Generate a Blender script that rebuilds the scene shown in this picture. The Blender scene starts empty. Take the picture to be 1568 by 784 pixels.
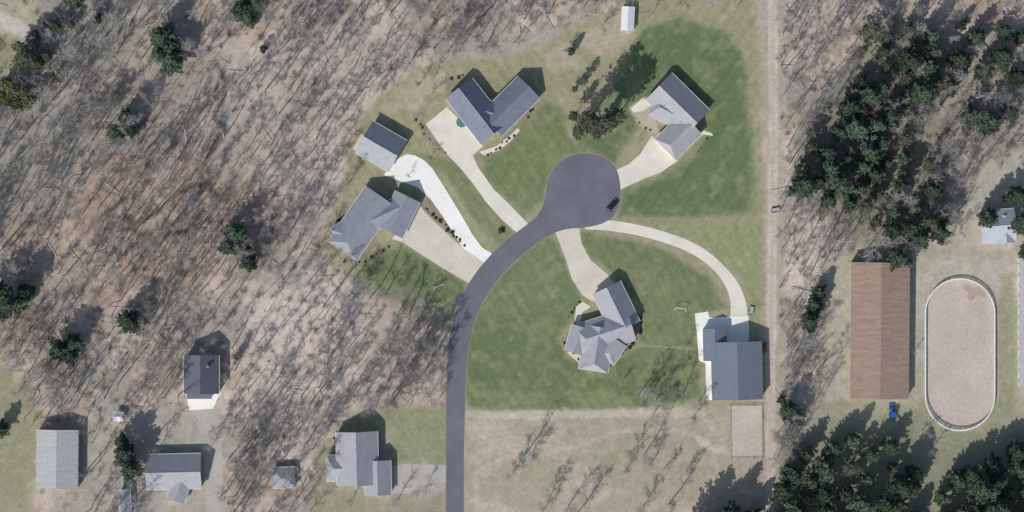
import bpy, math, random
import numpy as np
from mathutils import Vector, Matrix, Quaternion
from mathutils.geometry import tessellate_polygon
S=0.25
def P(px,py,z=0.0): return Vector(((px-784)*S,(392-py)*S,z))
R=random.Random(7)
scene=bpy.context.scene
COL=scene.collection
K=0.86
def lin(c):
    c=c/255.0
    return c/12.92 if c<=0.04045 else ((c+0.055)/1.055)**2.4
def C(r,g,b,k=None,ds=0.12):
    k=k or K
    l=0.3*r+0.55*g+0.15*b
    r,g,b=(x*(1-ds)+l*ds for x in(r,g,b))
    return (min(lin(r)/k,0.85),min(lin(g)/k,0.85),min(lin(b)/k,0.85))
# ---------------------------------------------------------------- materials
def newmat(name,rough=0.9,spec=0.2):
    m=bpy.data.materials.new(name); m.use_nodes=True
    nt=m.node_tree; b=nt.nodes['Principled BSDF']
    b.inputs['Roughness'].default_value=rough
    b.inputs['Specular IOR Level'].default_value=spec
    return m,nt,b
def noisemat(name,c1,c2,scale=1.0,rough=0.9,spec=0.2,detail=6,scale2=None,amp2=0.25,objrand=0.0,metal=0,stretch=None):
    m,nt,b=newmat(name,rough,spec); N=nt.nodes; L=nt.links
    tc=N.new('ShaderNodeTexCoord')
    vec=tc.outputs['Object']
    if stretch:
        mp=N.new('ShaderNodeMapping'); mp.inputs['Scale'].default_value=stretch
        L.new(vec,mp.inputs['Vector']); vec=mp.outputs['Vector']
    n=N.new('ShaderNodeTexNoise'); n.inputs['Scale'].default_value=scale; n.inputs['Detail'].default_value=detail; n.inputs['Roughness'].default_value=0.6
    L.new(vec,n.inputs['Vector'])
    r=N.new('ShaderNodeValToRGB'); r.color_ramp.elements[0].position=0.3; r.color_ramp.elements[1].position=0.7
    r.color_ramp.elements[0].color=(*c1,1); r.color_ramp.elements[1].color=(*c2,1)
    L.new(n.outputs['Fac'],r.inputs['Fac'])
    out=r.outputs['Color']
    if scale2:
        n2=N.new('ShaderNodeTexNoise'); n2.inputs['Scale'].default_value=scale2; n2.inputs['Detail'].default_value=4
        L.new(vec,n2.inputs['Vector'])
        mr=N.new('ShaderNodeMapRange'); mr.inputs['From Min'].default_value=0.3; mr.inputs['From Max'].default_value=0.7
        mr.inputs['To Min'].default_value=1-amp2; mr.inputs['To Max'].default_value=1+amp2
        L.new(n2.outputs['Fac'],mr.inputs['Value'])
        v=N.new('ShaderNodeVectorMath'); v.operation='SCALE'
        L.new(out,v.inputs[0]); L.new(mr.outputs['Result'],v.inputs['Scale']); out=v.outputs['Vector']
    if objrand:
        oi=N.new('ShaderNodeObjectInfo')
        mr=N.new('ShaderNodeMapRange'); mr.inputs['To Min'].default_value=1-objrand; mr.inputs['To Max'].default_value=1+objrand
        L.new(oi.outputs['Random'],mr.inputs['Value'])
        v=N.new('ShaderNodeVectorMath'); v.operation='SCALE'
        L.new(out,v.inputs[0]); L.new(mr.outputs['Result'],v.inputs['Scale']); out=v.outputs['Vector']
    L.new(out,b.inputs['Base Color'])
    b.inputs['Metallic'].default_value=metal
    return m
def roofmat(name,c,v=0.10,stretch=None,scale=0.35):
    a=C(*c,k=0.92,ds=0.2)
    return noisemat(name,tuple(x*(1-v) for x in a),tuple(x*(1+v) for x in a),scale=scale,scale2=4,amp2=0.16,rough=0.85,spec=0.25,stretch=stretch)
M_bark=noisemat('bark',(0.23,0.22,0.205),(0.44,0.42,0.395),scale=1.5,objrand=0.4)
M_twig=noisemat('twigs',(0.21,0.195,0.18),(0.34,0.32,0.30),scale=2.0,objrand=0.4)
M_pbark=noisemat('pine_bark',(0.14,0.11,0.09),(0.26,0.21,0.17),scale=3)
M_needle=noisemat('pine_needles',(0.040,0.066,0.044),(0.110,0.155,0.098),scale=0.4,scale2=2.5,amp2=0.3,objrand=0.3)
M_needle2=noisemat('pine_needles_grey',(0.065,0.08,0.052),(0.14,0.155,0.105),scale=0.5,scale2=3,amp2=0.3,objrand=0.2)
M_needle3=noisemat('cedar_olive',(0.075,0.09,0.035),(0.15,0.17,0.07),scale=0.5,scale2=3,amp2=0.3,objrand=0.2)
M_shrub=noisemat('shrub_leaves',(0.05,0.06,0.035),(0.11,0.12,0.07),scale=2,objrand=0.3)
M_brush=noisemat('dry_brush',(0.18,0.16,0.14),(0.34,0.31,0.28),scale=2,objrand=0.4)
M_asph=noisemat('asphalt',C(92,92,101),C(106,106,116),scale=0.10,scale2=3,amp2=0.10,rough=0.92)
M_asph2=noisemat('asphalt_patch',C(82,83,92),C(92,93,103),scale=0.5,scale2=4,amp2=0.1)
def concretemat(name,c1,c2): return noisemat(name,C(*c1),C(*c2),scale=0.12,scale2=1.5,amp2=0.08,rough=0.9)
M_conc=concretemat('concrete',(190,183,168),(209,202,188))
M_conc2=concretemat('concrete_old',(180,171,155),(198,189,173))
M_conc3=concretemat('concrete_new',(210,206,198),(224,221,213))
M_joint=noisemat('joint',C(165,158,146),C(172,165,154),scale=1)
M_gravel=concretemat('gravel',(148,142,134),(172,165,155))
M_verge=concretemat('verge',(118,118,92),(140,134,110))
M_sand=noisemat('sand',C(164,150,136),C(182,169,155),scale=0.08,scale2=0.8,amp2=0.10)
M_white=noisemat('white_paint',(0.7,0.7,0.69),(0.82,0.82,0.81),scale=2,rough=0.6)
M_side1=noisemat('siding_cream',(0.5,0.46,0.38),(0.56,0.52,0.44),scale=1,rough=0.7)
M_side2=noisemat('siding_grey',(0.33,0.34,0.35),(0.4,0.41,0.42),scale=1,rough=0.7)
M_side3=noisemat('siding_tan',(0.36,0.29,0.21),(0.42,0.35,0.26),scale=1,rough=0.7)
M_glass=noisemat('glass',(0.02,0.025,0.03),(0.04,0.045,0.05),scale=1,rough=0.1,spec=0.6)
M_door=noisemat('door_brown',(0.12,0.06,0.04),(0.16,0.09,0.06),scale=2)
M_black=noisemat('black_paint',(0.012,0.013,0.016),(0.02,0.021,0.025),scale=1,rough=0.25,spec=0.6)
M_rubber=noisemat('rubber',(0.02,0.02,0.02),(0.03,0.03,0.03),scale=3)
M_blue=noisemat('blue_paint',(0.02,0.09,0.40),(0.03,0.12,0.45),scale=3,rough=0.4)
M_red=noisemat('red_paint',(0.42,0.06,0.03),(0.5,0.08,0.04),scale=3,rough=0.5)
M_grn=noisemat('green_fabric',(0.06,0.2,0.14),(0.09,0.25,0.18),scale=3)
M_steel=noisemat('steel',(0.3,0.3,0.31),(0.42,0.42,0.43),scale=3,rough=0.5)
M_brick=noisemat('chimney_brick',(0.22,0.15,0.12),(0.32,0.24,0.2),scale=4)
M_log=noisemat('log_wood',(0.32,0.30,0.275),(0.48,0.45,0.42),scale=1.5)
# ---------------------------------------------------------------- mesh builder
class MB:
    def __init__(s): s.v=[]; s.f=[]; s.m=[]
    def add(s,vs,fs,m=0):
        o=len(s.v); s.v+= [tuple(x) for x in vs]
        s.f+=[tuple(i+o for i in f) for f in fs]; s.m+=[m]*len(fs)
    def box(s,c,size,ang=0,m=0,top=None):
        x,y,z=size[0]/2,size[1]/2,size[2]/2; t=top or 1.0
        ca,sa=math.cos(ang),math.sin(ang); vs=[]
        for dz in(-z,z):
            k=1 if dz<0 else t
            for dx,dy in((-x,-y),(x,-y),(x,y),(-x,y)):
                dx2,dy2=dx*k,dy*k
                vs.append((c[0]+dx2*ca-dy2*sa,c[1]+dx2*sa+dy2*ca,c[2]+dz))
        s.add(vs,[(0,3,2,1),(4,5,6,7),(0,1,5,4),(1,2,6,5),(2,3,7,6),(3,0,4,7)],m)
    def tube(s,a,b,r1,r2,n=3,m=0,cap=False):
        a=Vector(a); b=Vector(b); d=(b-a)
        if d.length<1e-5: return
        d.normalize(); u=d.orthogonal().normalized(); w=d.cross(u)
        vs=[]
        for p,r in((a,r1),(b,r2)):
            for i in range(n):
                t=2*math.pi*i/n; vs.append(p+u*(r*math.cos(t))+w*(r*math.sin(t)))
        fs=[(i,(i+1)%n,n+(i+1)%n,n+i) for i in range(n)]
        if cap: fs+= [tuple(range(n-1,-1,-1)),tuple(range(n,2*n))]
        s.add(vs,fs,m)
    def quad(s,c,u,w,m=0): s.add([c-u-w,c+u-w,c+u+w,c-u+w],[(0,1,2,3)],m)
    def mesh(s,name,mats,off=None):
        me=bpy.data.meshes.new(name)
        v=s.v
        if off is not None: v=[(a-off[0],b-off[1],c-off[2]) for a,b,c in v]
        me.from_pydata(v,[],s.f)
        for m in mats: me.materials.append(m)
        if len(mats)>1: me.polygons.foreach_set('material_index',s.m)
        me.update(); return me
    def obj(s,name,mats,parent=None,off=None,bevel=0):
        me=s.mesh(name,mats,off if off is not None else (parent.location if parent else None))
        o=bpy.data.objects.new(name,me); COL.objects.link(o)
        if parent: o.parent=parent
        elif off is not None: o.location=off
        if bevel:
            b=o.modifiers.new('bevel','BEVEL'); b.width=bevel; b.segments=2
        return o
def empty(name,loc=(0,0,0),parent=None):
    e=bpy.data.objects.new(name,None); COL.objects.link(e); e.location=loc
    if parent: e.parent=parent
    return e
# ---------------------------------------------------------------- numpy noise
_rs=np.random.RandomState(3); _G=[_rs.rand(256,256) for _ in range(6)]
def vn(x,y,g):
    xi=np.floor(x).astype(int); yi=np.floor(y).astype(int); fx=x-xi; fy=y-yi
    fx=fx*fx*(3-2*fx); fy=fy*fy*(3-2*fy)
    a=g[xi%256,yi%256]; b=g[(xi+1)%256,yi%256]; c=g[xi%256,(yi+1)%256]; d=g[(xi+1)%256,(yi+1)%256]
    return (a*(1-fx)+b*fx)*(1-fy)+(c*(1-fx)+d*fx)*fy
def fbm(x,y,sc,octv=4,seed=0):
    t=0;a=1;n=0
    for o in range(octv):
        t=t+a*vn(x/sc*2**o+seed*17.3+o*5.1,y/sc*2**o+seed*9.7,_G[(seed+o)%6]); n+=a; a*=0.55
    return t/n
def sdist(X,Y,poly):
    n=len(poly); d=np.full(X.shape,1e9); ins=np.zeros(X.shape,bool)
    for i in range(n):
        x1,y1=poly[i]; x2,y2=poly[(i+1)%n]
        ex,ey=x2-x1,y2-y1; l=ex*ex+ey*ey+1e-9
        t=np.clip(((X-x1)*ex+(Y-y1)*ey)/l,0,1)
        d=np.minimum(d,(X-x1-t*ex)**2+(Y-y1-t*ey)**2)
        if abs(ey)>1e-9:
            c=((y1>Y)!=(y2>Y))&(X<(x2-x1)*(Y-y1)/(y2-y1)+x1); ins^=c
    d=np.sqrt(d); return np.where(ins,d,-d)
# ---------------------------------------------------------------- ground
xs=np.concatenate([[-4000,-2000,-1000,-600,-400,-300,-260],np.arange(-225,225.1,0.5),[260,300,400,600,1000,2000,4000]])
ys=np.concatenate([[-4000,-2000,-1000,-600,-400,-260,-180],np.arange(-130,130.1,0.5),[180,260,400,600,1000,2000,4000]])
GX,GY=np.meshgrid(xs,ys); nx,ny=len(xs),len(ys)
X=(GX/S+784).ravel(); Y=(392-GY/S).ravel()
def lc(c): return np.array(C(*c,ds=0.2))
col=np.zeros((X.size,3)); green=np.zeros(X.size)
n1=fbm(X,Y,120,5,1); n2=fbm(X,Y,35,4,2); n3=fbm(X,Y,9,3,3); n4=fbm(X,Y,60,4,4)
def mixc(base,c,m): return base*(1-m[:,None])+lc(c)[None,:]*m[:,None]
def ss(x,a,b):
    t=np.clip((x-a)/(b-a),0,1); return t*t*(3-2*t)
col[:]=lc((174,157,142))
col=mixc(col,(150,130,113),ss(n2,0.45,0.6)*0.8)
col=mixc(col,(192,176,162),ss(n1,0.5,0.64)*0.6)
col=mixc(col,(142,137,126),ss(n4,0.47,0.61)*0.75)
col=mixc(col,(122,106,91),ss(n3,0.55,0.75)*0.75)
def paint(poly,c,soft=6,st=1.0,brk=10,ns=None,g=False):
    global col
    a=np.array(poly); mg=soft+brk+4
    sel=np.where((X>a[:,0].min()-mg)&(X<a[:,0].max()+mg)&(Y>a[:,1].min()-mg)&(Y<a[:,1].max()+mg))[0]
    if not len(sel): return
    x=X[sel];y=Y[sel]
    d=sdist(x,y,poly)+(n2[sel]-0.5)*2*brk+(n3[sel]-0.5)*brk
    m=ss(d,-soft,soft)*st
    if ns is not None: m=m*ss((n2 if ns[0]==0 else n4)[sel],ns[1],ns[2])
    col[sel]=col[sel]*(1-m[:,None])+lc(c)[None,:]*m[:,None]
    if g: green[sel]=np.maximum(green[sel],m)
    else: green[sel]*=(1-m)
def stroke(pts,w):
    pts=[Vector((p[0],p[1])) for p in pts]; l=[];r=[]
    for i,p in enumerate(pts):
        a=pts[max(i-1,0)]; b=pts[min(i+1,len(pts)-1)]; t=(b-a).normalized(); n=Vector((-t.y,t.x))
        ww=w[i]/2 if isinstance(w,(list,tuple)) else w/2
        l.append(tuple(p+n*ww)); r.append(tuple(p-n*ww))
    return l+r[::-1]
def smooth(pts,n=6,closed=True):
    out=[];m=len(pts)
    for i in range(m if closed else m-1):
        p=[pts[(i+k)%m] if closed else pts[min(max(i+k,0),m-1)] for k in(-1,0,1,2)]
        for j in range(n):
            t=j/n; q=[]
            for a in(0,1):
                p0,p1,p2,p3=(z[a] for z in p)
                q.append(0.5*(2*p1+(p2-p0)*t+(2*p0-5*p1+4*p2-p3)*t*t+(3*p1-p0-3*p2+p3)*t**3))
            out.append(tuple(q))
    if not closed: out.append(tuple(pts[-1]))
    return out
# brown leafy zones and muddy creek
paint([(40,230),(330,230),(420,300),(380,430),(150,470),(20,380)],(154,128,108),30,0.5,30)
paint([(100,40),(250,0),(330,60),(330,180),(220,230),(110,150)],(146,134,120),30,0.6,30)
paint([(-60,-60),(220,-60),(200,60),(120,120),(160,250),(60,330),(-60,330)],(132,130,119),30,0.7,30)
paint([(380,440),(520,440),(640,520),(640,600),(520,620),(380,620)],(190,173,159),30,0.8,25)
paint([(340,60),(560,20),(640,60),(560,170),(500,330),(400,300),(360,180)],(180,163,149),30,0.55,25)
for pts in ([(175,330),(200,340),(235,330),(255,310),(290,285),(320,290),(345,310)],[(330,95),(345,130),(330,180),(345,195),(320,240),(300,285)],[(180,345),(230,360),(300,350)]):
    paint(stroke(smooth(pts,5,False),9),(92,78,65),4,0.75,5)
paint([(-80,-80),(70,-80),(60,20),(30,110),(-80,130)],(156,149,124),12,0.9,10)
paint([(-60,40),(30,60),(10,110),(-60,120)],(128,130,90),8,0.7,8)
paint(stroke([(-60,15),(0,30),(45,50)],22),(180,170,156),4,0.9,3)
paint([(-80,540),(10,550),(60,620),(60,660),(50,864),(-80,864)],(134,132,98),14,0.85,12)
paint([(130,640),(340,620),(345,864),(120,864)],(152,145,131),14,0.7,12)
# under the pine groves
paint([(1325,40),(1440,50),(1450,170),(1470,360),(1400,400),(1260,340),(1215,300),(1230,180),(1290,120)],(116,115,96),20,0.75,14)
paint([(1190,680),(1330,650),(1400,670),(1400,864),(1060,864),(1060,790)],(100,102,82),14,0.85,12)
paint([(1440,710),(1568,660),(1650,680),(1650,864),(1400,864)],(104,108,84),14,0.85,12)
# neighbourhood dry grass
DRY=(142,137,104)
paint([(600,130),(660,95),(780,85),(860,50),(960,5),(990,-20),(1150,-20),(1168,60),(1172,330),(1174,470),(1168,625),(1085,627),(700,628),(684,600),(688,500),(600,470),(545,440),(500,390),(495,350),(522,300),(530,230),(555,180)],DRY,9,1.0,9,None,True)
paint([(590,150),(680,120),(880,90),(1000,40),(1160,30),(1165,120),(1165,320),(880,330),(650,260),(560,210)],(130,131,94),16,0.5,10,(1,0.4,0.6),True)
paint([(600,140),(700,90),(880,60),(960,20),(970,60),(880,100),(700,120),(560,220)],(164,150,130),10,0.7,10,(0,0.4,0.6))
# greens
GD=(84,103,64)
paint([(985,45),(1040,28),(1120,55),(1140,100),(1150,200),(1152,325),(1100,334),(948,334),(955,290),(1000,275),(1060,240),(1085,200),(1020,110),(1000,150),(965,210),(940,250),(905,232),(880,215),(940,130)],(90,108,67),10,0.97,7,None,True)
paint([(1000,50),(1060,50),(1120,110),(1120,200),(1080,260),(980,320),(950,310),(1010,270),(1070,230),(1080,190),(1020,100)],GD,18,0.4,14,None,True)
paint([(738,242),(772,222),(826,150),(862,165),(870,210),(905,232),(850,245),(830,300),(803,338),(745,275)],(98,113,70),8,0.88,7,None,True)
paint([(640,240),(690,240),(715,268),(798,355),(765,382),(715,320),(680,270)],(110,118,79),6,0.9,5,None,True)
paint([(555,405),(612,372),(722,436),(700,475),(690,505),(640,485),(575,450)],(92,107,67),9,0.9,8,None,True)
paint([(845,360),(870,420),(890,465),(858,515),(870,545),(905,572),(980,530),(985,470),(940,420),(893,380),(890,352),(1000,375),(1085,425),(1110,470),(1065,485),(1068,560),(1078,612),(1000,622),(880,626),(713,628),(713,540),(725,480),(760,425),(820,370)],(99,112,71),6,1.0,5,None,True)
paint([(730,490),(850,480),(860,540),(960,570),(1050,540),(1040,610),(720,615)],(92,107,67),18,0.45,14,None,True)
paint([(740,440),(850,380),(860,470),(740,480)],(113,122,83),18,0.5,12,None,True)
paint([(713,600),(1075,600),(1075,628),(713,628)],(122,125,88),8,0.6,8,(0,0.35,0.6),True)
paint([(960,510),(1075,480),(1070,600),(980,560)],(113,119,81),16,0.5,12,None,True)
paint([(895,385),(960,385),(1060,430),(1085,470),(1000,500),(985,450)],(108,117,78),14,0.7,12,None,True)
paint([(950,336),(1168,336),(1172,470),(1145,475),(1135,430),(1085,385),(1000,352)],(131,134,94),6,0.85,6,None,True)
paint([(640,255),(655,300),(720,370),(716,376),(640,320)],(130,116,98),4,0.7,3)
paint([(1000,150),(985,150),(965,165),(975,190),(1010,215)],(168,156,136),3,0.9,2)
paint(stroke([(980,529),(1066,534)],2.4),(150,150,118),1.5,0.7,0.5)
paint(stroke([(950,334),(1170,333)],2.4),(140,134,100),1.5,0.6,0.8)
# mulch beds
for b in ([(635,175),(650,165),(652,195),(690,238),(683,243),(645,205)],[(682,118),(705,112),(720,116),(700,140),(686,150)],[(825,150),(832,165),(800,190),(795,180)],[(505,345),(530,310),(545,320),(520,380),(500,380)],
          [(856,520),(880,500),(905,565),(893,560),(868,540)],[(975,480),(984,500),(978,520),(950,548),(930,556),(970,515)],[(880,170),(935,160),(955,190),(925,210),(880,205)],[(730,235),(760,228),(790,195),(797,200),(770,232),(740,240)]):
    paint(b,(134,120,102),3,0.8,3)
paint([(540,435),(690,470),(690,560),(620,610),(560,560)],(152,137,121),16,0.6,14)
# corridor trail
paint([(1160,-90),(1205,-90),(1200,200),(1200,500),(1195,864),(1163,864),(1170,500),(1172,300)],(156,144,126),8,0.9,6)
paint(stroke([(1183,-90),(1184,200),(1182,400),(1180,560),(1178,864)],14),(177,161,146),4,0.75,4)
for xo in(-5,5): paint(stroke([(1183+xo,-90),(1184+xo,200),(1182+xo,400),(1180+xo,560),(1178+xo,864)],3),(190,176,161),1.5,0.5,1.5)
paint(stroke([(1190,640),(1230,600),(1250,500)],16),(170,158,142),5,0.6,4)
# south field
paint([(712,632),(1085,628),(1115,622),(1172,620),(1172,864),(712,864)],(153,142,120),5,1.0,5)
paint([(720,640),(900,640),(1100,650),(1110,700),(1050,864),(730,864)],(173,157,140),16,0.65,14,(1,0.42,0.6))
paint([(780,650),(1000,640),(1020,700),(900,740),(800,720)],(140,136,108),14,0.55,14,(0,0.4,0.6))
paint([(712,630),(1080,628),(1080,638),(712,642)],(178,168,146),3,0.6,4)
paint(stroke(smooth([(745,864),(730,760),(735,720),(780,700),(860,690),(960,660),(1060,665),(1090,700),(1100,730),(1070,770),(1080,864)],5,False),8),(184,172,156),4,0.32,4)
paint(stroke(smooth([(1060,665),(1100,690),(1165,690)],5,False),8),(184,174,156),3,0.45,3)
# SW house
paint([(505,648),(600,625),(684,625),(684,708),(600,712),(600,660),(510,660)],(126,130,93),8,0.85,8,None,True)
paint([(480,690),(520,650),(515,740),(560,760),(684,756),(684,864),(470,864)],(134,130,100),10,0.8,9)
# horse farm
paint([(1255,400),(1300,392),(1450,385),(1500,380),(1650,370),(1650,864),(1250,864),(1240,650),(1250,560)],(152,146,124),10,1.0,9)
paint([(1395,400),(1568,390),(1600,420),(1540,470),(1500,430),(1440,425),(1412,470),(1395,600)],(169,161,146),14,0.7,12)
paint([(1250,600),(1420,620),(1400,700),(1250,720)],(136,134,106),12,0.7,10)
paint([(1530,420),(1555,420),(1555,640),(1500,670),(1440,670),(1400,640),(1412,600),(1440,655),(1500,655),(1528,600)],(130,131,96),8,0.7,7)
paint([(1240,650),(1400,640),(1440,680),(1568,640),(1650,640),(1650,864),(1240,864)],(116,119,92),16,0.7,12)
paint([(1400,380),(1480,300),(1480,250),(1568,230),(1650,240),(1650,380)],(162,154,136),12,0.9,10)
paint([(1255,470),(1298,430),(1298,610),(1262,620)],(162,154,136),8,0.6,8)
fine=1+(fbm(X,Y,4,2,5)-0.5)*0.28+(n3-0.5)*0.14
s1=np.tanh(2.5*np.sin((X*0.80+Y*0.60)*2*math.pi/15+(n4-0.5)*2)); s2=np.tanh(2.5*np.sin((X*0.85-Y*0.52)*2*math.pi/15+(n4-0.5)*2))
east=ss(X,900,960)*(1-ss(Y,330,360))
stripe=(s1*east+s2*(1-east))*0.04
fine*=1+green*stripe
yl=green*ss(fbm(X,Y,14,3,0),0.48,0.7)*0.38
col=col*(1-yl[:,None])+lc((132,132,92))[None,:]*yl[:,None]
col*=fine[:,None]
me=bpy.data.meshes.new('ground')
V=np.stack([GX.ravel(),GY.ravel(),np.zeros(GX.size)],1)
idx=np.arange(nx*ny).reshape(ny,nx)
F=np.stack([idx[:-1,:-1],idx[:-1,1:],idx[1:,1:],idx[1:,:-1]],-1).reshape(-1,4)
me.vertices.add(len(V)); me.vertices.foreach_set('co',V.ravel())
me.loops.add(F.size); me.loops.foreach_set('vertex_index',F.ravel().astype(np.int32))
me.polygons.add(len(F)); me.polygons.foreach_set('loop_start',np.arange(0,F.size,4,dtype=np.int32)); me.polygons.foreach_set('loop_total',np.full(len(F),4,dtype=np.int32))
me.update(calc_edges=True)
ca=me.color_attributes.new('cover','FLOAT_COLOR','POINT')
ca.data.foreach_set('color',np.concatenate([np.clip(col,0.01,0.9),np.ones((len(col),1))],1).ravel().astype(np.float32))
mg,nt,b=newmat('ground_cover',0.95,0.1); N=nt.nodes; L=nt.links
at=N.new('ShaderNodeAttribute'); at.attribute_name='cover'
tc=N.new('ShaderNodeTexCoord')
cur=at.outputs['Color']
for sc,am,dt in((2.2,0.30,5),(0.25,0.12,4)):
    n=N.new('ShaderNodeTexNoise'); n.inputs['Scale'].default_value=sc; n.inputs['Detail'].default_value=dt; n.inputs['Roughness'].default_value=0.7
    L.new(tc.outputs['Object'],n.inputs['Vector'])
    mr=N.new('ShaderNodeMapRange'); mr.inputs['From Min'].default_value=0.32; mr.inputs['From Max'].default_value=0.68; mr.inputs['To Min'].default_value=1-am; mr.inputs['To Max'].default_value=1+am
    L.new(n.outputs['Fac'],mr.inputs['Value'])
    v=N.new('ShaderNodeVectorMath'); v.operation='SCALE'; L.new(cur,v.inputs[0]); L.new(mr.outputs['Result'],v.inputs['Scale']); cur=v.outputs['Vector']
L.new(cur,b.inputs['Base Color'])
me.materials.append(mg)
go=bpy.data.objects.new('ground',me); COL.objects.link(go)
# ---------------------------------------------------------------- flat sheets
def sheet(name,poly,z,mat,sm=0,parent=None):
    if sm: poly=smooth(poly,sm)
    pts=[P(x,y,z) for x,y in poly]
    tris=tessellate_polygon([pts])
    m=MB(); fs=[]
    for t in tris:
        a,b_,c=(pts[i] for i in t)
        fs.append(t if (b_-a).cross(c-a).z>0 else (t[0],t[2],t[1]))
    m.add(pts,fs); return m.obj(name,[mat],parent)
left=[(683,900),(683,700),(684,600),(686,540),(692,500),(706,455),(733,412),(768,374),(800,349),(822,332),(834,306),(840,272),(858,247),(890,235),(922,240),(943,258),(950,287),(947,316),(932,337),(905,347),(868,351),(842,360),(812,380),(782,406),(752,442),(730,482),(718,530),(713,580),(711,640),(710,700),(710,900)]
sheet('road',smooth(left,5,False),0.016,M_asph)
sheet('road_verge',smooth([(682,900),(682,700),(683,600),(685,540),(691,499),(705,454),(732,411),(767,372),(799,348),(821,331),(833,305),(839,271),(857,246),(890,234),(923,239),(944,257),(951,287),(948,317),(933,338),(905,348),(868,352),(843,361),(813,381),(783,407),(753,443),(731,483),(719,530),(714,580),(712,640),(711,700),(711,900)],5,False),0.004,M_verge)
def drive(name,poly,mat,sm=4): return sheet(name,poly,0.009,mat,sm)
drive('driveway',[(588,268),(604,246),(622,236),(636,238),(650,246),(662,258),(681,288),(702,322),(724,360),(738,379),(757,391),(752,403),(742,408),(730,404),(716,391),(700,366),(680,334),(660,306),(640,287),(612,277)],M_conc3,0)
sheet('driveway',[(600,366),(612,352),(628,322),(642,314),(652,326),(676,350),(712,382),(744,404),(722,436),(690,418),(650,393),(615,370)],0.0125,M_conc2,0)
drive('driveway',[(652,190),(684,164),(716,196),(740,224),(724,238),(732,256),(756,290),(785,318),(808,342),(796,360),(786,352),(768,336),(745,310),(722,278),(704,256),(688,240),(668,214)],M_conc,0)
drive('driveway',[(940,262),(962,252),(980,236),(998,208),(1038,246),(1012,264),(985,274),(968,282),(946,292)],M_conc,0)
drive('driveway',[(848,350),(886,344),(890,372),(904,398),(930,420),(942,436),(908,462),(892,452),(876,428),(866,396)],M_conc2,0)
cl=smooth([(896,343),(930,345),(975,352),(1020,364),(1060,380),(1092,402),(1118,432),(1130,462),(1131,490)],5,False)
drive('driveway',stroke(cl,[16]*(len(cl)-14)+[16+ i*0.9 for i in range(14)]),M_conc,0)
sheet('patio',[(1064,480),(1084,477),(1086,486),(1146,484),(1147,500),(1146,524),(1100,524),(1100,552),(1090,560),(1091,613),(1082,612),(1080,556),(1070,552),(1068,520)],0.0125,M_conc3,0)
drive('driveway',[(590,716),(620,710),(683,712),(683,738),(645,742),(625,756),(560,757),(585,745)],M_gravel,0)
drive('gravel_path',[(300,628),(338,616),(340,700),(345,864),(318,864),(312,700)],M_gravel,0)
sheet('walkway',[(882,470),(892,462),(905,470),(892,478),(888,494),(896,500),(888,504),(880,490)],0.0125,M_conc,0)
sheet('walkway',[(733,232),(741,238),(765,230),(782,216),(796,200),(793,196),(778,210),(760,224),(742,230)],0.0125,M_conc,0)
sheet('walkway',[(1064,212),(1078,206),(1092,208),(1090,204),(1078,200),(1066,204)],0.0125,M_conc,0)
sheet('patio',[(966,166),(984,150),(998,160),(984,170),(970,172)],0.0125,M_conc,0)
sheet('patio',[(868,540),(880,535),(905,566),(898,566)],0.0125,M_conc2,0)
sheet('patio',[(545,232),(553,218),(560,206),(553,205),(540,228)],0.0125,M_conc2,0)
sheet('riding_paddock',[(1117,622),(1166,621),(1167,703),(1118,704)],0.009,M_sand)
sheet('asphalt_patch',[(700,448),(716,452),(712,470),(697,466)],0.020,M_asph2)
def joints(name,a,b,hw,n):
    m=MB(); a=P(*a);b=P(*b);d=(b-a).normalized();nn=Vector((-d.y,d.x,0))
    for i in range(1,n):
        c=a.lerp(b,i/n); h=hw*S; c.z=0.0155
        m.quad(c,nn*h,d*0.03)
    m.obj(name,[M_joint])
joints('paving_joints',(725,265),(795,345),7,8); joints('paving_joints',(635,345),(725,415),18,7)
m=MB(); rc=random.Random(5)
for (x,y) in((697,640),(700,560),(712,500),(745,430),(800,372),(870,300),(905,270),(890,320),(860,270),(925,300)):
    p=P(x,y,0.0195); a=rc.uniform(0,6.28)
    for k in range(9):
        a+=rc.uniform(-.6,.6); q=p+Vector((math.cos(a),math.sin(a),0))*0.9; d_=(q-p).normalized(); nn=Vector((-d_.y,d_.x,0))*0.05
        m.add([p-nn,q-nn,q+nn,p+nn],[(0,1,2,3)]); p=q+Vector((0,0,0.0002))
m.obj('road_crack_sealant',[M_asph2])
# oval riding arena
def stadium(cx,cy,rx,hy,n=20):
    out=[]
    for i in range(n+1): t=math.pi*i/n; out.append((cx+rx*math.cos(t),cy-hy-rx*math.sin(t)*1.0))
    for i in range(n+1): t=math.pi*i/n; out.append((cx-rx*math.cos(t),cy+hy+rx*math.sin(t)))
    return out
st=stadium(1469,543,53,63)
sheet('riding_arena',st,0.009,M_sand)
sheet('dirt_patch',[(1474,440),(1484,436),(1490,441),(1500,438),(1510,446),(1507,455),(1496,452),(1488,460),(1480,456),(1483,449)],0.013,noisemat('wet_sand',C(150,132,116),C(166,150,136),scale=0.6),4)
m=MB(); pl=[P(x,y) for x,y in st]
for i in range(len(pl)):
    a=pl[i];b_=pl[(i+1)%len(pl)]; d=(b_-a); l=d.length
    if l<0.01: continue
    ang=math.atan2(d.y,d.x); mid=(a+b_)/2
    for z in(0.5,0.95): m.box((mid.x,mid.y,z),(l,0.06,0.16),ang)
    m.box((mid.x,mid.y,1.4),(l+0.05,0.42,0.07),ang)
    k=max(1,int(l/2.5))
    for j in range(k):
        q=a+d*(j/k); m.box((q.x,q.y,0.68),(0.14,0.14,1.36),ang)
m.obj('white_rail_fence',[M_white])
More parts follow.
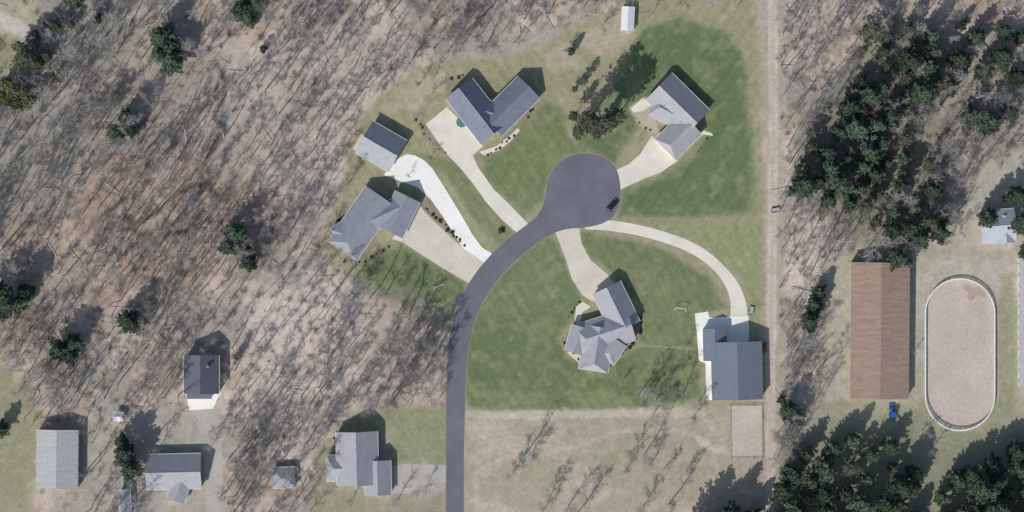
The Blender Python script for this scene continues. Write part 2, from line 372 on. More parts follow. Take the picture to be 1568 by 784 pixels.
# ---------------------------------------------------------------- buildings
def building(name,wings,wallmat,roofm,chim=(),vents=(),seams=False):
    cx=sum((w['a'][0]+w['b'][0])/2 for w in wings)/len(wings); cy=sum((w['a'][1]+w['b'][1])/2 for w in wings)/len(wings)
    root=empty(name,P(cx,cy))
    W_=MB();RF=MB();GL=MB();FR=MB();DR=MB();FA=MB();RI=MB()
    for w in wings:
        A=P(*w['a']);B=P(*w['b']); hw=w['w']*S; e=w.get('e',3.0); p=w.get('p',0.6); o=0.45 if not seams else 0.25
        c=(A+B)/2; u=(B-A).normalized(); v=Vector((-u.y,u.x,0)); Lh=(B-A).length/2; ang=math.atan2(u.y,u.x)
        def T(x,y,z): return c+u*x+v*y+Vector((0,0,z))
        ha=w.get('ha',0)*hw; hb=w.get('hb',0)*hw; rz=e+hw*p; t=0.2
        per=[(-Lh,-hw,e),(Lh,-hw,e)]
        if hb==0: per.append((Lh,0,rz))
        per+=[(Lh,hw,e),(-Lh,hw,e)]
        if ha==0: per.append((-Lh,0,rz))
        ra=(-Lh+ha,0,rz); rb=(Lh-hb,0,rz)
        for dz,fl in((0,False),(-t,True)):
            pts=[T(-Lh,-hw,e+dz),T(Lh,-hw,e+dz),T(Lh,hw,e+dz),T(-Lh,hw,e+dz),T(ra[0],0,rz+dz),T(rb[0],0,rz+dz)]
            fs=[(0,1,5,4),(2,3,4,5)]
            if ha: fs.append((3,0,4))
            if hb: fs.append((1,2,5))
            if fl: fs=[f[::-1] for f in fs]
            RF.add(pts,fs)
        n=len(per)
        for i in range(n):
            a=per[i]; b2=per[(i+1)%n]
            FA.add([T(a[0],a[1],a[2]-t),T(b2[0],b2[1],b2[2]-t),T(*b2),T(*a)],[(0,1,2,3)])
        if not seams:
            for sg in(-1,1): FA.box(T(0,sg*(hw+0.08),e-0.06),(2*Lh,0.13,0.12),ang)
        RI.add([T(ra[0],-0.18,rz-0.18*p+0.05),T(rb[0],-0.18,rz-0.18*p+0.05),T(rb[0],0,rz+0.05),T(ra[0],0,rz+0.05),T(rb[0],0.18,rz-0.18*p+0.05),T(ra[0],0.18,rz-0.18*p+0.05)],[(0,1,2,3),(3,2,4,5)])
        if seams:
            k=int(2*Lh/0.92)
            for i in range(k+1):
                x=-Lh+0.05+i*(2*Lh-0.1)/k
                for sgn in(-1,1):
                    RF.add([T(x-0.035,sgn*hw,e+0.06),T(x+0.035,sgn*hw,e+0.06),T(x+0.035,0,rz+0.06),T(x-0.035,0,rz+0.06),
                            T(x-0.035,sgn*hw,e-0.05),T(x+0.035,sgn*hw,e-0.05),T(x+0.035,0,rz-0.05),T(x-0.035,0,rz-0.05)],[(0,1,2,3),(0,3,7,4),(1,2,6,5)])
        lw=Lh-o; ww=hw-o; zt=e+o*p-t-0.02; zr=rz-t-0.03
        xa=-lw; xb=lw
        pts=[T(xa,-ww,0),T(xb,-ww,0),T(xb,ww,0),T(xa,ww,0),T(xa,-ww,zt),T(xb,-ww,zt),T(xb,ww,zt),T(xa,ww,zt)]
        fs=[(0,1,5,4),(2,3,7,6),(1,2,6,5),(3,0,4,7)]
        if not ha: pts.append(T(xa,0,zr)); fs.append((4,7,8)[::-1])
        if not hb: pts.append(T(xb,0,zr)); fs.append((5,6,len(pts)-1))
        W_.add(pts,fs)
        k=max(1,int(2*lw/4.0))
        for sgn in(-1,1):
            for i in range(k):
                x=-lw+(i+0.5)*2*lw/k
                FR.box(T(x,sgn*(ww+0.01),1.6),(1.5,0.10,1.5),ang); GL.box(T(x,sgn*(ww+0.03),1.6),(1.25,0.10,1.25),ang)
                FR.box(T(x,sgn*(ww+0.05),1.6),(0.06,0.10,1.25),ang)
        for end,sg in(('a',-1),('b',1)):
            if w.get('g')==end:
                FR.box(T(sg*(lw+0.01),0,1.15),(0.10,min(5.2,1.7*ww),2.3),ang)
                for r_ in range(4): DR.box(T(sg*(lw+0.03),0,0.3+r_*0.56),(0.10,min(4.9,1.6*ww),0.52),ang)
            else:
                for y in(-ww*0.5,ww*0.5):
                    FR.box(T(sg*(lw+0.01),y,1.6),(0.10,1.3,1.4),ang); GL.box(T(sg*(lw+0.03),y,1.6),(0.10,1.05,1.15),ang)
        if w.get('door'):
            DR.box(T(0.9,w['door']*(ww+0.04),1.05),(1.0,0.12,2.1),ang,1)
    for (x,y,h) in chim:
        q=P(x,y,h/2); DR.box(q,(0.9,0.9,h),0,2); DR.box((q.x,q.y,h+0.06),(1.1,1.1,0.12),0,2); DR.tube((q.x,q.y,h+0.1),(q.x,q.y,h+0.5),0.2,0.2,8,2,True)
    for (x,y,h) in vents:
        q=P(x,y,h); DR.tube((q.x,q.y,h-1.6),(q.x,q.y,h+0.35),0.09,0.09,8,3,True); DR.tube((q.x,q.y,h+0.35),(q.x,q.y,h+0.42),0.18,0.16,8,3,True)
    W_.obj('walls',[wallmat],root); RF.obj('roof',[roofm],root); FA.obj('fascia',[M_white],root); RI.obj('ridge_cap',[roofm],root)
    if GL.v: GL.obj('window_glass',[M_glass],root)
    if FR.v: FR.obj('window_frames',[M_white],root)
    if DR.v: DR.obj('doors_and_vents',[M_white,M_door,M_brick,M_steel],root)
    return root
RA=roofmat('shingles_grey',(146,147,153)); RB=roofmat('shingles_slate',(132,136,145)); RC=roofmat('shingles_dark_slate',(108,114,129)); RD=roofmat('shingles_light',(148,148,153))
RE=roofmat('metal_roof_blue_grey',(104,114,128),0.05); RG=roofmat('metal_roof_brown',(150,124,107),0.16,stretch=(0.12,1,1),scale=0.8); RH=roofmat('metal_roof_light',(165,164,164),0.09,stretch=(0.15,1,1),scale=0.8); RJ=roofmat('shingles_charcoal',(90,93,105)); RW=roofmat('metal_roof_white',(205,206,208),0.05)
W=lambda a,b,w,**k: dict(a=a,b=b,w=w,**k)
building('detached_garage',[W((558,210),(610,240),28,p=0.66,g='b',e=3.2,door=1)],M_side2,RA,vents=[(580,235,5.5)])
building('grey_house',[W((524,385),(583,300),27,p=0.6,ha=0.6,door=1),W((625,301),(598,356),21,p=0.6,g='b',e=2.8),W((565,340),(612,318),17,p=0.6),W((545,345),(515,365),17,p=0.5,hb=0.7)],M_side2,RB,vents=[(548,362,5.6),(560,338,5.6)])
building('slate_roof_house',[W((703,136),(757,206),26,p=0.66,g='b'),W((752,192),(810,134),24,p=0.66),W((733,168),(776,180),18,p=0.6,door=-1)],M_side1,RC,chim=[(742,196,6.2)],vents=[(725,172,6.0),(790,168,5.6)])
building('ranch_house',[W((1008,133),(1066,190),29,p=0.6,door=1),W((1058,190),(1018,230),23,p=0.6,g='b',hb=0.4),W((1000,160),(1030,176),18,p=0.5,ha=0.6)],M_side1,RD,vents=[(1015,165,5.4),(1040,190,5.4)])
building('suburban_house',[W((928,440),(958,502),24,p=0.62,g='a'),W((884,522),(966,496),25,p=0.6,ha=0.5,door=1),W((918,500),(908,568),23,p=0.6,hb=0.5),W((890,500),(878,540),15,p=0.5),W((945,520),(925,550),17,p=0.5,hb=0.7)],M_side3,RA,vents=[(935,500,6.2),(910,545,6),(900,520,6.2)])
building('pole_barn',[W((1126,523),(1128,611),39,p=0.30,e=4.4,g='a')],M_side2,RE,seams=True,vents=[])
building('lean_to_shed',[W((1093,503),(1094,552),18,p=0.4,e=3.2,g='a')],M_side2,RE,seams=True)
building('horse_barn',[W((1346,402),(1344,610),45,p=0.22,e=4.2,g='b')],M_side1,RG,seams=True)
building('metal_shed_barn',[W((91,657),(90,746),32,p=0.25,e=4.0,g='b')],M_side1,RH,seams=True)
building('bungalow',[W((226,722),(310,720),27,p=0.6,door=-1),W((285,722),(270,766),14,p=0.5)],M_side1,RA,vents=[(285,735,5)])
building('dark_roof_house',[W((311,543),(311,602),27,p=0.55,e=4.8),W((288,598),(326,598),12,p=0.3,e=3.4,door=-1),],M_side1,RJ,chim=[(322,560,8)])
sheet('deck',[(284,600),(338,600),(326,626),(290,628)],0.0125,M_conc3)
building('garden_shed',[W((418,731),(453,730),16,p=0.5,e=2.4,ha=0.8,hb=0.8,door=-1)],M_side1,RA)
building('corner_house',[W((547,660),(549,742),32,p=0.6,e=3.6,ha=0,door=1),W((579,704),(580,757),20,p=0.6,g='b'),W((500,716),(530,716),20,p=0.5,e=2.6,ha=0.6)],M_side1,RD,vents=[(560,712,6),(535,665,6)])
building('farm_house',[W((1500,348),(1552,344),25,p=0.5,e=3.2,door=1),W((1535,330),(1538,372),16,p=0.5)],M_side1,roofmat('metal_roof_pale_blue',(158,165,175),0.06),seams=False,chim=[(1518,340,6)])
building('white_shed',[W((962,11),(960,48),10,p=0.4,e=2.4)],M_white,RW,seams=True)
building('stable',[W((1578,395),(1578,592),20,p=0.2,e=3)],M_white,RH,seams=True)
building('small_shed',[W((174,637),(190,638),7,p=0.4,e=2.2)],M_white,RW)
building('outbuilding',[W((192,748),(194,790),9,p=0.4,e=2.6)],M_side2,RA)
# ---------------------------------------------------------------- vehicles & small stuff
def car(px,py,ang,mat,name='parked_car',l=4.8,w=1.9):
    c=P(px,py,0.016); root=empty(name,c); root.rotation_euler=(0,0,ang)
    def ex(prof,y0,y1,m,b=0,inset=0,n='part'):
        mb=MB(); k=len(prof); vs=[]
        zmax=max(p[1] for p in prof); zmin=min(p[1] for p in prof)
        for sg,y in((0,y0),(1,y1)):
            for x,z in prof:
                f=inset*(z-zmin)/(zmax-zmin); vs.append((x,y+(f if sg==0 else -f),z))
        fs=[tuple(range(k)),tuple(range(2*k-1,k-1,-1))]+[(i,k+i,k+(i+1)%k,(i+1)%k) for i in range(k)]
        mb.add(vs,fs); o=mb.obj(n,[m],None); o.parent=root
        if b:
            bv=o.modifiers.new('b','BEVEL'); bv.width=b; bv.segments=3
        return o
    h=l/2
    ex([(-h,0.35),(-h+0.05,0.95),(-h*0.55,1.0),(h*0.35,1.0),(h*0.92,0.82),(h,0.6),(h,0.35)],-w/2,w/2,mat,0.1,0.08,'body')
    ex([(-h*0.92,0.96),(-h*0.72,1.45),(h*0.1,1.48),(h*0.48,0.96)],-w/2+0.12,w/2-0.12,M_glass,0.05,0.2,'windows')
    ex([(-h*0.74,1.40),(-h*0.68,1.53),(h*0.06,1.54),(h*0.12,1.42)],-w/2+0.3,w/2-0.3,mat,0.04,0.05,'roof')
    mb=MB()
    for x in(-h*0.62,h*0.62):
        for y in(-1,1): mb.tube((x,y*(w/2-0.24),0.34),(x,y*(w/2+0.01),0.34),0.34,0.34,14,0,True)
    o=mb.obj('wheels',[M_rubber]); o.parent=root
    mb=MB()
    for y in(-0.65,0.65): mb.box((h-0.02,y,0.66),(0.08,0.34,0.14)); mb.box((-h,y,0.8),(0.08,0.3,0.16))
    o=mb.obj('lights',[M_white]); o.parent=root
car(937,315,math.radians(48),M_black,l=5.6,w=2.2)
car(1441,364,math.radians(80),M_black,l=5.4,w=2.4)
def tractor(px,py,ang,mat,name='tractor',sc=1):
    root=empty(name,P(px,py)); root.rotation_euler=(0,0,ang); root.scale=(sc,sc,sc)
    parts=MB(); parts.box((0.9,0,1.0),(1.9,0.8,0.7)); parts.box((-0.6,0,0.95),(1.4,1.2,0.5)); parts.box((-0.5,0,2.35),(1.6,1.5,0.12)); parts.box((-0.75,0,1.35),(0.5,0.6,0.5))
    for x in(-1.15,0.15):
        for y in(-0.6,0.6): parts.tube((x,y,1.1),(x,y,2.3),0.05,0.05,6)
    for y in(-0.75,0.75): parts.box((-0.8,y,1.5),(1.1,0.35,0.1))
    for y in(-0.45,0.45): parts.tube((0.3,y,1.2),(2.3,y,0.5),0.07,0.07,5)
    parts.box((2.5,0,0.45),(0.5,1.7,0.5),0,0,1.1)
    o=parts.obj('body',[mat],bevel=0.04); o.parent=root
    w=MB()
    for y in(-0.8,0.8):
        w.tube((-0.8,y-0.2,0.75),(-0.8,y+0.2,0.75),0.75,0.75,16,0,True); w.tube((1.4,y*0.85-0.13,0.42),(1.4,y*0.85+0.13,0.42),0.42,0.42,12,0,True)
    o=w.obj('wheels',[M_rubber]); o.parent=root
tractor(1366,632,math.radians(95),M_blue,sc=1.2); tractor(1170,533,math.radians(80),M_red,sc=0.8)
def trampoline(px,py):
    root=empty('trampoline',P(px,py)); m=MB(); n=24
    for i in range(n):
        a=2*math.pi*i/n; b2=2*math.pi*(i+1)/n
        m.tube((2*math.cos(a),2*math.sin(a),0.9),(2*math.cos(b2),2*math.sin(b2),0.9),0.07,0.07,6)
        m.add([(1.55*math.cos(a),1.55*math.sin(a),0.93),(2.05*math.cos(a),2.05*math.sin(a),0.98),(2.05*math.cos(b2),2.05*math.sin(b2),0.98),(1.55*math.cos(b2),1.55*math.sin(b2),0.93)],[(0,1,2,3)])
        if i%4==0: m.tube((1.95*math.cos(a),1.95*math.sin(a),0),(1.95*math.cos(a),1.95*math.sin(a),0.9),0.05,0.05,6)
    o=m.obj('frame',[M_grn]); o.parent=root
    m=MB(); m.add([(1.56*math.cos(2*math.pi*i/n),1.56*math.sin(2*math.pi*i/n),0.92) for i in range(n)],[tuple(range(n))]); o=m.obj('mat',[M_grn]); o.parent=root
trampoline(707,187)
def swing(px,py,ang):
    root=empty('swing_set',P(px,py)); root.rotation_euler=(0,0,ang); m=MB()
    m.tube((-2,0,2.3),(2,0,2.3),0.09,0.09,8,0,True)
    for x in(-2,2):
        for y in(-1,1): m.tube((x,0,2.3),(x*1.08,y,0),0.07,0.07,6)
    for x in(-1,0.6):
        for dx in(-0.25,0.25): m.tube((x+dx,0,2.3),(x+dx,0,0.5),0.015,0.015,4)
        m.box((x,0,0.48),(0.6,0.25,0.05))
    o=m.obj('frame',[M_white]); o.parent=root
swing(1042,472,-0.15); swing(672,438,0.4)
def trailer(px,py,ang):
    root=empty('utility_trailer',P(px,py)); root.rotation_euler=(0,0,ang); m=MB()
    m.box((0,0,0.6),(3.2,1.6,0.1)); 
    for y in(-0.78,0.78): m.box((0,y,0.82),(3.2,0.05,0.35))
    m.box((-1.58,0,0.82),(0.05,1.5,0.35)); m.tube((1.6,0,0.55),(2.7,0,0.5),0.05,0.05,6)
    o=m.obj('bed',[M_steel]); o.parent=root
    w=MB()
    for y in(-0.92,0.92): w.tube((0,y-0.1,0.35),(0,y+0.1,0.35),0.35,0.35,12,0,True)
    o=w.obj('wheels',[M_rubber]); o.parent=root
trailer(1150,476,1.4); trailer(1187,322,0.2)
def pfence(pts,name='post_fence'):
    m=MB()
    for a,b2 in zip(pts[:-1],pts[1:]):
        A=P(*a);B=P(*b2); d=B-A; n=max(1,int(d.length/2.5)); ang=math.atan2(d.y,d.x)
        for i in range(n+1): q=A+d*(i/n); m.box((q.x,q.y,0.6),(0.12,0.12,1.2),ang)
        mid=(A+B)/2
        for z in(0.5,1.05): m.box((mid.x,mid.y,z),(d.length,0.05,0.12),ang)
    m.obj(name,[M_steel])
pfence([(1117,622),(1166,621),(1167,703),(1118,704),(1117,622)])
# ---------------------------------------------------------------- trees
def rv(r): 
    while True:
        v=Vector((r.uniform(-1,1),r.uniform(-1,1),r.uniform(-1,1)))
        if 0.05<v.length<1: return v.normalized()
def bare_mesh(seed,h,spread,tw=1.0,kk=3,lo=1,dense=True):
    r=random.Random(seed); m=MB()
    def limb(p,d,l,rad,lev):
        n=5 if lev==0 else (3 if lev==1 else 2); seg=l/n; pts=[p]
        for i in range(n):
            d=(d+rv(r)*(0.17 if lev==0 else 0.3)+Vector((0,0,0.08 if lev else 0.06))).normalized()
            q=p+d*seg; f0=1-i/n*0.75; f1=1-(i+1)/n*0.75
            m.tube(p,q,rad*f0,rad*f1,5 if lev==0 else 3,0 if lev<2 else 1)
            p=q; pts.append(p)
            if lev==0:
                if i>=lo:
                    for k in range(kk if i<n-1 else kk+2):
                        a=r.uniform(0,6.28); e=r.uniform(0.2,0.9)
                        limb(pts[-2].lerp(p,r.random()),Vector((math.cos(a),math.sin(a),e)).normalized(),spread*r.uniform(0.6,1.15)*(1.15-0.12*i),rad*f1*0.5,1)
            elif lev==1:
                for k in range(3 if dense else 1):
                    limb(pts[-2].lerp(p,r.random()),(d+rv(r)*0.8).normalized(),l*r.uniform(0.3,0.6),max(rad*f1*0.5,0.03),2)
            elif lev==2:
                for k in range(2 if dense else 1):
                    dd=(d+rv(r)*0.9).normalized(); a=pts[-2].lerp(p,r.random())
                    m.tube(a,a+dd*r.uniform(0.5,1.3)*tw,0.026,0.013,3,1)
    limb(Vector((0,0,-0.1)),Vector((r.uniform(-.14,.14),r.uniform(-.14,.14),1)).normalized(),h,h*0.0125+0.045,0)
    return m.mesh('bare_tree',[M_bark,M_twig])
BT=[bare_mesh(i,hh,sp) for i,(hh,sp) in enumerate([(15,4.2),(17,4.8),(12,3.8),(18,5.2),(15,3.4),(11,4.6),(19,4.6),(13,3.2)])]
THIN=[bare_mesh(50+i,hh,sp,1,2,2,False) for i,(hh,sp) in enumerate([(17,2.0),(13,1.8),(19,2.4),(15,1.5),(9,1.8)])]
def pine_mesh(seed,h,rad,mat,dens=1.0,tuft=0.42,sparse=0.0,base=0.2,name='pine_tree'):
    r=random.Random(seed); m=MB()
    m.tube((0,0,-0.1),(0,0,h*0.5),0.26,0.17,7); m.tube((0,0,h*0.5),(0,0,h*0.97),0.17,0.04,5)
    z=h*base
    dirs=[r.uniform(0.65,1.25) for _ in range(9)]
    while z<h*0.98:
        f=(z/h-base)/(1-base); prof=(1-f)**0.7*(0.7+0.3*min(1,f*5))
        n=r.randint(4,6)
        a0=r.uniform(0,6.28)
        for k in range(n):
            if r.random()<sparse: continue
            a=a0+k*6.28/n+r.uniform(-0.3,0.3)
            L_=rad*prof*r.uniform(0.65,1.15)*dirs[int((a%6.28)/6.28*9)%9]+0.35
            d=Vector((math.cos(a),math.sin(a),r.uniform(0.0,0.35)+0.4*f))
            s=Vector((0,0,z)); e=s+d*L_
            m.tube(s,e,0.06,0.02,3)
            side=Vector((-math.sin(a),math.cos(a),0))
            nt_=max(3,int(L_*5.5*dens))
            for j in range(nt_):
                t=r.uniform(0.25,1.05); wd=0.35*L_*(1.1-t)+0.25
                c=s.lerp(e,t)+side*r.uniform(-wd,wd)+Vector((0,0,r.uniform(-0.15,0.25)))
                for q in range(2):
                    u=rv(r); u.z*=0.5; u.normalize(); w=u.cross(rv(r)).normalized(); w.z*=0.6; sz=tuft*r.uniform(0.6,1.25)
                    cc=c+rv(r)*0.2
                    m.add([cc-u*sz,cc+w*sz*0.55,cc+u*sz,cc-w*sz*0.55],[(0,1,2,3)],1)
        z+=r.uniform(0.65,1.0)
    return m.mesh(name,[M_pbark,mat])
PT=[pine_mesh(100+i,hh,rd,M_needle,1.25,0.55,0.08) for i,(hh,rd) in enumerate([(17,5.0),(19,5.6),(15,4.6),(21,6.0),(16,5.4)])]
PG=[pine_mesh(200+i,hh,rd,M_needle2,0.9,0.45,0.25,0.25) for i,(hh,rd) in enumerate([(17,5.0),(15,4.2)])]
TALL=[pine_mesh(250+i,hh,rd,M_needle2,1.0,0.48,0.12,0.45) for i,(hh,rd) in enumerate([(28,6.2),(26,5.4)])]
PO=[pine_mesh(300,9,4.5,M_needle3,1.8,0.4,0.0,0.08,'cedar_tree')]
def put(mesh,px,py,sc=1.0,name=None,parent=None,zs=1.0):
    o=bpy.data.objects.new(name or mesh.name.split('.')[0],mesh); COL.objects.link(o)
    o.location=P(px,py); o.rotation_euler=(0,0,R.uniform(0,6.28)); o.scale=(sc,sc,sc*zs)
    if parent: o.parent=parent
    return o
def inside(p,poly):
    x,y=p; c=False; n=len(poly)
    for i in range(n):
        x1,y1=poly[i];x2,y2=poly[(i+1)%n]
        if (y1>y)!=(y2>y) and x<(x2-x1)*(y-y1)/(y2-y1)+x1: c=not c
    return c
occ={}
def free(px,py,d):
    g=16; gx,gy=int(px//g),int(py//g); k=int(d//g)+1
    for i in range(-k,k+1):
        for j in range(-k,k+1):
            for q in occ.get((gx+i,gy+j),()):
                if (q[0]-px)**2+(q[1]-py)**2<d*d: return False
    return True
def take(px,py): occ.setdefault((int(px//16),int(py//16)),[]).append((px,py))
pines=[(372,18,1.05),(395,5,.8),(385,35,.7),(252,62,1),(268,95,1.05),(245,85,.8),(270,75,.7),(196,185,1.1),(182,205,.8),(205,200,.6),(120,2,.8),(365,358,1),(382,402,1),(350,378,.7),(376,380,.7),(355,350,.5),(20,462,1.25),(45,448,1),(0,445,1),(10,478,.7),(204,490,1.05),(215,500,.6),(118,525,1),(98,535,.9),(112,545,.7),(196,690,1),(205,715,.9),(188,706,.7),(190,676,.6),(5,655,.7),(150,30,.5),
 (404,75,.35),(1243,468,.9),(1236,492,.8),(1252,450,.7),(1206,626,.9),(1218,640,.6),(1195,612,.5),
 (1510,190,1),(1480,180,.9),(1540,175,.8),(1370,395,.9),(1388,405,.6),(1530,90,.9),(1555,120,.8),(1500,115,.9),(1490,60,.8),(1560,60,.8),(1465,95,.9),(1535,50,.7),(1575,90,.9),(1455,135,.7),(1470,40,.6)]
for i,(x,y,s) in enumerate(pines): put(PT[i%5],x,y,s*0.98,zs=0.8); take(x,y)
put(PO[0],22,135,1.35); put(PO[0],45,150,1.1); put(PO[0],8,150,1.1); put(PO[0],30,158,1.0)
for i,(x,y,s) in enumerate(((45,92,1.2),(62,100,1),(38,75,.9),(75,88,.8),(58,60,.8),(92,45,.7),(78,36,.6),(112,40,.6),(85,120,.6),(60,-14,1.1),(100,-20,1.1),(140,-10,.9))): put(PG[i%2],x,y,s,zs=0.8); take(x,y)
PM=[[(1325,50),(1370,45),(1430,60),(1440,110),(1420,160),(1380,190),(1400,215),(1440,290),(1450,350),(1380,385),(1340,345),(1270,310),(1225,295),(1222,250),(1240,200),(1300,190),(1290,140)],
    [(1210,705),(1260,672),(1330,668),(1380,690),(1400,730),(1400,864),(1060,864),(1060,790),(1180,770)],
    [(1450,730),(1500,700),(1568,680),(1640,680),(1640,864),(1400,864),(1420,790)]]
r2=random.Random(11)
for pi,poly in enumerate(PM):
    xs_=[p[0] for p in poly]; ys_=[p[1] for p in poly]
    for t in range(1000):
        x=r2.uniform(min(xs_),max(xs_)); y=r2.uniform(min(ys_),max(ys_))
        if inside((x,y),poly) and free(x,y,[22,24,24][pi]):
            take(x,y); s=r2.uniform(0.6,1.1); put(PT[r2.randrange(5)] if r2.random()<.82 else PG[r2.randrange(2)],x,y,s)
# yard pines
for i,(x,y,s) in enumerate(((900,188,1.0),(924,192,.95),(885,202,.6),(944,182,.8),(912,208,.5),(878,180,.5))): put(TALL[i%2],x,y,s); take(x,y)
put(PG[0],893,125,.5); put(PG[1],880,138,.4)
put(PT[2],875,80,.45); put(PT[0],1505,335,.9); put(PT[1],1560,345,1.0); put(PT[3],1548,300,.8); put(PT[2],1568,385,.8)
put(PT[0],364,545,.35)
# woodland
wood=empty('woodland')
FW=[[(-80,-80),(1000,-80),(1000,-5),(950,5),(860,40),(790,70),(650,85),(600,125),(560,165),(525,230),(508,300),(492,350),(515,410),(565,455),(640,490),(678,520),(672,615),(600,622),(510,645),(478,700),(470,864),(350,864),(345,610),(345,530),(280,530),(275,620),(200,625),(150,640),(50,650),(40,570),(-80,540)],
    [(1197,-80),(1650,-80),(1650,250),(1480,240),(1455,385),(1300,395),(1262,400),(1262,500),(1250,600),(1240,650),(1195,690),(1195,400)],
    [(135,650),(215,640),(220,690),(185,864),(130,864)],[(40,570),(60,580),(60,650),(20,650)],[(1190,660),(1230,680),(1200,760),(1190,760)]]
def fden(x,y):
    d=15.5
    if 380<x<640 and 90<y<250: d=18
    if 370<x<600 and 450<y<640: d=22
    if x<170 and y<420: d=12.5
    if x<360 and y<60: d=13.5
    if x>1190: d=16
    if 600<x<690 and 480<y<600: d=13
    c=float(fbm(np.array([x]),np.array([y]),70,2,2)[0])
    return d*(0.72+1.1*max(0,min(1,(c-0.3)/0.4))*0.75)
r3=random.Random(21); nb=0
for poly in FW:
    xs_=[p[0] for p in poly]; ys_=[p[1] for p in poly]
    area=(max(xs_)-min(xs_))*(max(ys_)-min(ys_))
    for t in range(int(area/60)):
        x=r3.uniform(min(xs_),max(xs_)); y=r3.uniform(min(ys_),max(ys_))
        if inside((x,y),poly) and free(x,y,fden(x,y)*r3.uniform(0.5,1.6)):
            if x<60 and y<130: continue
            take(x,y); nb+=1
            me_=BT[r3.randrange(8)] if r3.random()<0.6 else THIN[r3.randrange(5)]
            put(me_,x,y,r3.uniform(0.4,1.1),'woodland_tree',wood)
print('woodland trees',nb)
for x,y,s in ((800,700,.9),(815,690,.8),(990,600,.9),(1010,592,.8),(985,620,.8),(1045,605,.8),(1060,640,.6),(985,700,.9),(1015,720,.8),(960,720,.6),(850,765,.9),(870,775,.9),(905,760,.7),(955,580,.4),(1045,540,.45),(985,775,.9),(1025,770,.9),(1005,612,.8),(970,690,.8),(835,780,.9),(1050,720,.6),(790,720,.7),(975,608,.7),(1000,635,.7),(1030,625,.8),(1070,615,.6),(1000,705,.8),(800,715,.8),(880,790,.8),
              (545,262,.6),(535,280,.7),(512,345,.6),(530,395,.7),(560,435,.8),(590,450,.8),(610,450,.7),(640,455,.8),(655,150,.5),(660,240,.35),(625,270,.3),(600,235,.5),(870,75,.5),(920,40,.6),(1000,20,.6),(1040,5,.7),(1090,0,.7),(1130,10,.6),(975,0,.7),
              (505,690,.7),(495,720,.7),(470,760,.6),(540,765,.7),(610,765,.6),(650,755,.6),(520,645,.6),(600,610,.8),(630,620,.7),
              (1410,660,.6),(1425,690,.6),(1285,520,.5),(1275,560,.6),(1268,590,.6),(1420,310,.5),(1490,270,.6),(1400,540,.35),(1470,350,.6),(240,690,.7),(340,650,.7),(320,690,.6),(30,600,.7),(140,720,.7),(150,760,.6),
              (790,20,.8),(830,10,.7),(690,60,.7),(740,75,.7),(620,110,.8),(585,140,.8),(640,130,.5),(665,120,.5),(1205,560,.6),(1215,580,.7),(1225,540,.7),(1240,590,.6),(1210,520,.6),
              (620,520,.9),(650,530,.9),(600,500,.8),(640,500,.8),(660,560,.8),(630,560,.9),(610,540,.8),(590,520,.8),(635,540,.9)):
    put(BT[r3.randrange(8)],x,y,s)
# brush, shrubs
def brush_mesh(seed,n,rad):
    r=random.Random(seed); m=MB()
    for i in range(n):
        a=rv(r); a.z=abs(a.z)*0.8+0.25; s=Vector((r.uniform(-.4,.4),r.uniform(-.4,.4),0))*rad; L_=r.uniform(.5,1)*rad
        e=s+a*L_; m.tube(s,e,0.035,0.015,3)
        for k in range(2): m.tube(s.lerp(e,.5),e+rv(r)*rad*0.4,0.02,0.012,3)
    return m.mesh('brush',[M_brush])
BR=[brush_mesh(i,18,1.5) for i in range(4)]
br=empty('undergrowth')
for poly in FW[:2]:
    xs_=[p[0] for p in poly]; ys_=[p[1] for p in poly]
    for t in range(1300 if poly is FW[0] else 600):
        x=r3.uniform(min(xs_),max(xs_)); y=r3.uniform(min(ys_),max(ys_))
        if inside((x,y),poly): put(BR[r3.randrange(4)],x,y,r3.uniform(0.4,1.4),'brush_clump',br)
m=MB()
for t in range(450):
    x=r3.uniform(0,1568); y=r3.uniform(0,784)
    if not any(inside((x,y),q) for q in FW[:2]): continue
    a=r3.uniform(0,3.14); l=r3.uniform(2,9); q=P(x,y,0.18); d=Vector((math.cos(a),math.sin(a),0))*l/2
    m.tube(q-d,q+d,r3.uniform(.10,.17),.06,6,0,True)
m.obj('fallen_logs',[M_log])
def shrub_mesh(seed):
    r=random.Random(seed); m=MB()
    for i in range(260):
        v=rv(r); v.z=abs(v.z); c=v*r.uniform(.45,1)*(1+0.25*math.sin(5*math.atan2(v.y,v.x)+seed)); c.z*=0.85
        u=rv(r);w=u.cross(rv(r)).normalized(); s=r.uniform(.1,.2); m.quad(c,u*s,w*s*.7)
    m.tube((0,0,-.05),(0,0,.5),.06,.03,5)
    return m.mesh('shrub',[M_shrub])
SH=[shrub_mesh(i) for i in range(3)]
for x,y,s in [(768,353,1.3)]: put(SH[0],x,y,s,'shrub')
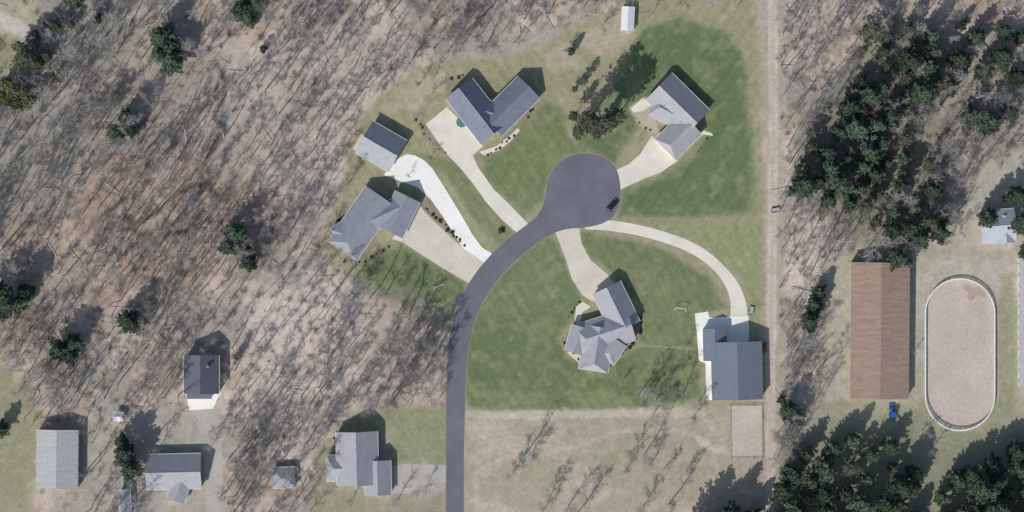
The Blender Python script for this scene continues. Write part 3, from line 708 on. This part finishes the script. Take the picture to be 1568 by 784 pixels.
def row(pts,step,s0,s1):
    for a,b2 in zip(pts[:-1],pts[1:]):
        l=math.dist(a,b2); n=max(1,int(l/step))
        for i in range(n):
            t=(i+r3.random()*.8)/n; put(SH[r3.randrange(3)],a[0]+(b2[0]-a[0])*t+r3.uniform(-2.5,2.5),a[1]+(b2[1]-a[1])*t+r3.uniform(-2.5,2.5),r3.uniform(s0*.5,s1*.75),'shrub')
row([(650,316),(680,344),(712,376)],5,.5,1.1); row([(636,180),(648,205),(684,238)],9,.4,.8); row([(688,122),(712,112)],7,.6,1.0); row([(503,368),(522,335)],7,.5,1.0)
row([(862,520),(884,548),(898,566)],6,.5,.9); row([(982,486),(978,516),(940,552)],6,.5,1.0); row([(745,240),(790,205)],7,.4,.8); row([(826,152),(806,182)],7,.5,.9); row([(972,178),(1000,205)],8,.4,.8)
row([(1086,212),(1066,238)],8,.4,.8); row([(513,660),(510,705)],7,.6,1.0); row([(872,488),(890,455)],7,.4,.8); row([(520,398),(556,402),(600,376)],9,.4,.8)
# ---------------------------------------------------------------- light & camera
EL=math.radians(37); AZ=math.radians(33)
sun=bpy.data.lights.new('sun','SUN'); sun.energy=4.0; sun.angle=math.radians(0.5); sun.color=(1.0,0.965,0.91)
so=bpy.data.objects.new('sun',sun); COL.objects.link(so)
d=Vector((math.cos(EL)*math.sin(AZ),math.cos(EL)*math.cos(AZ),-math.sin(EL)))
so.rotation_euler=d.to_track_quat('-Z','Y').to_euler(); so.location=(0,0,200)
w=bpy.data.worlds.new('World'); scene.world=w; w.use_nodes=True
sk=w.node_tree.nodes.new('ShaderNodeTexSky'); sk.sky_type='NISHITA'; sk.sun_disc=False; sk.sun_elevation=EL; sk.sun_rotation=math.radians(213)
w.node_tree.links.new(sk.outputs['Color'],w.node_tree.nodes['Background'].inputs['Color']); w.node_tree.nodes['Background'].inputs['Strength'].default_value=0.125
cam=bpy.data.cameras.new('camera'); co=bpy.data.objects.new('camera',cam); COL.objects.link(co)
H=950; co.location=(0,0,H); cam.lens=36*H/392.0; cam.sensor_width=36; cam.clip_start=10; cam.clip_end=12000
scene.camera=co
scene.view_settings.view_transform='Standard'; scene.view_settings.look='None'; scene.view_settings.exposure=0
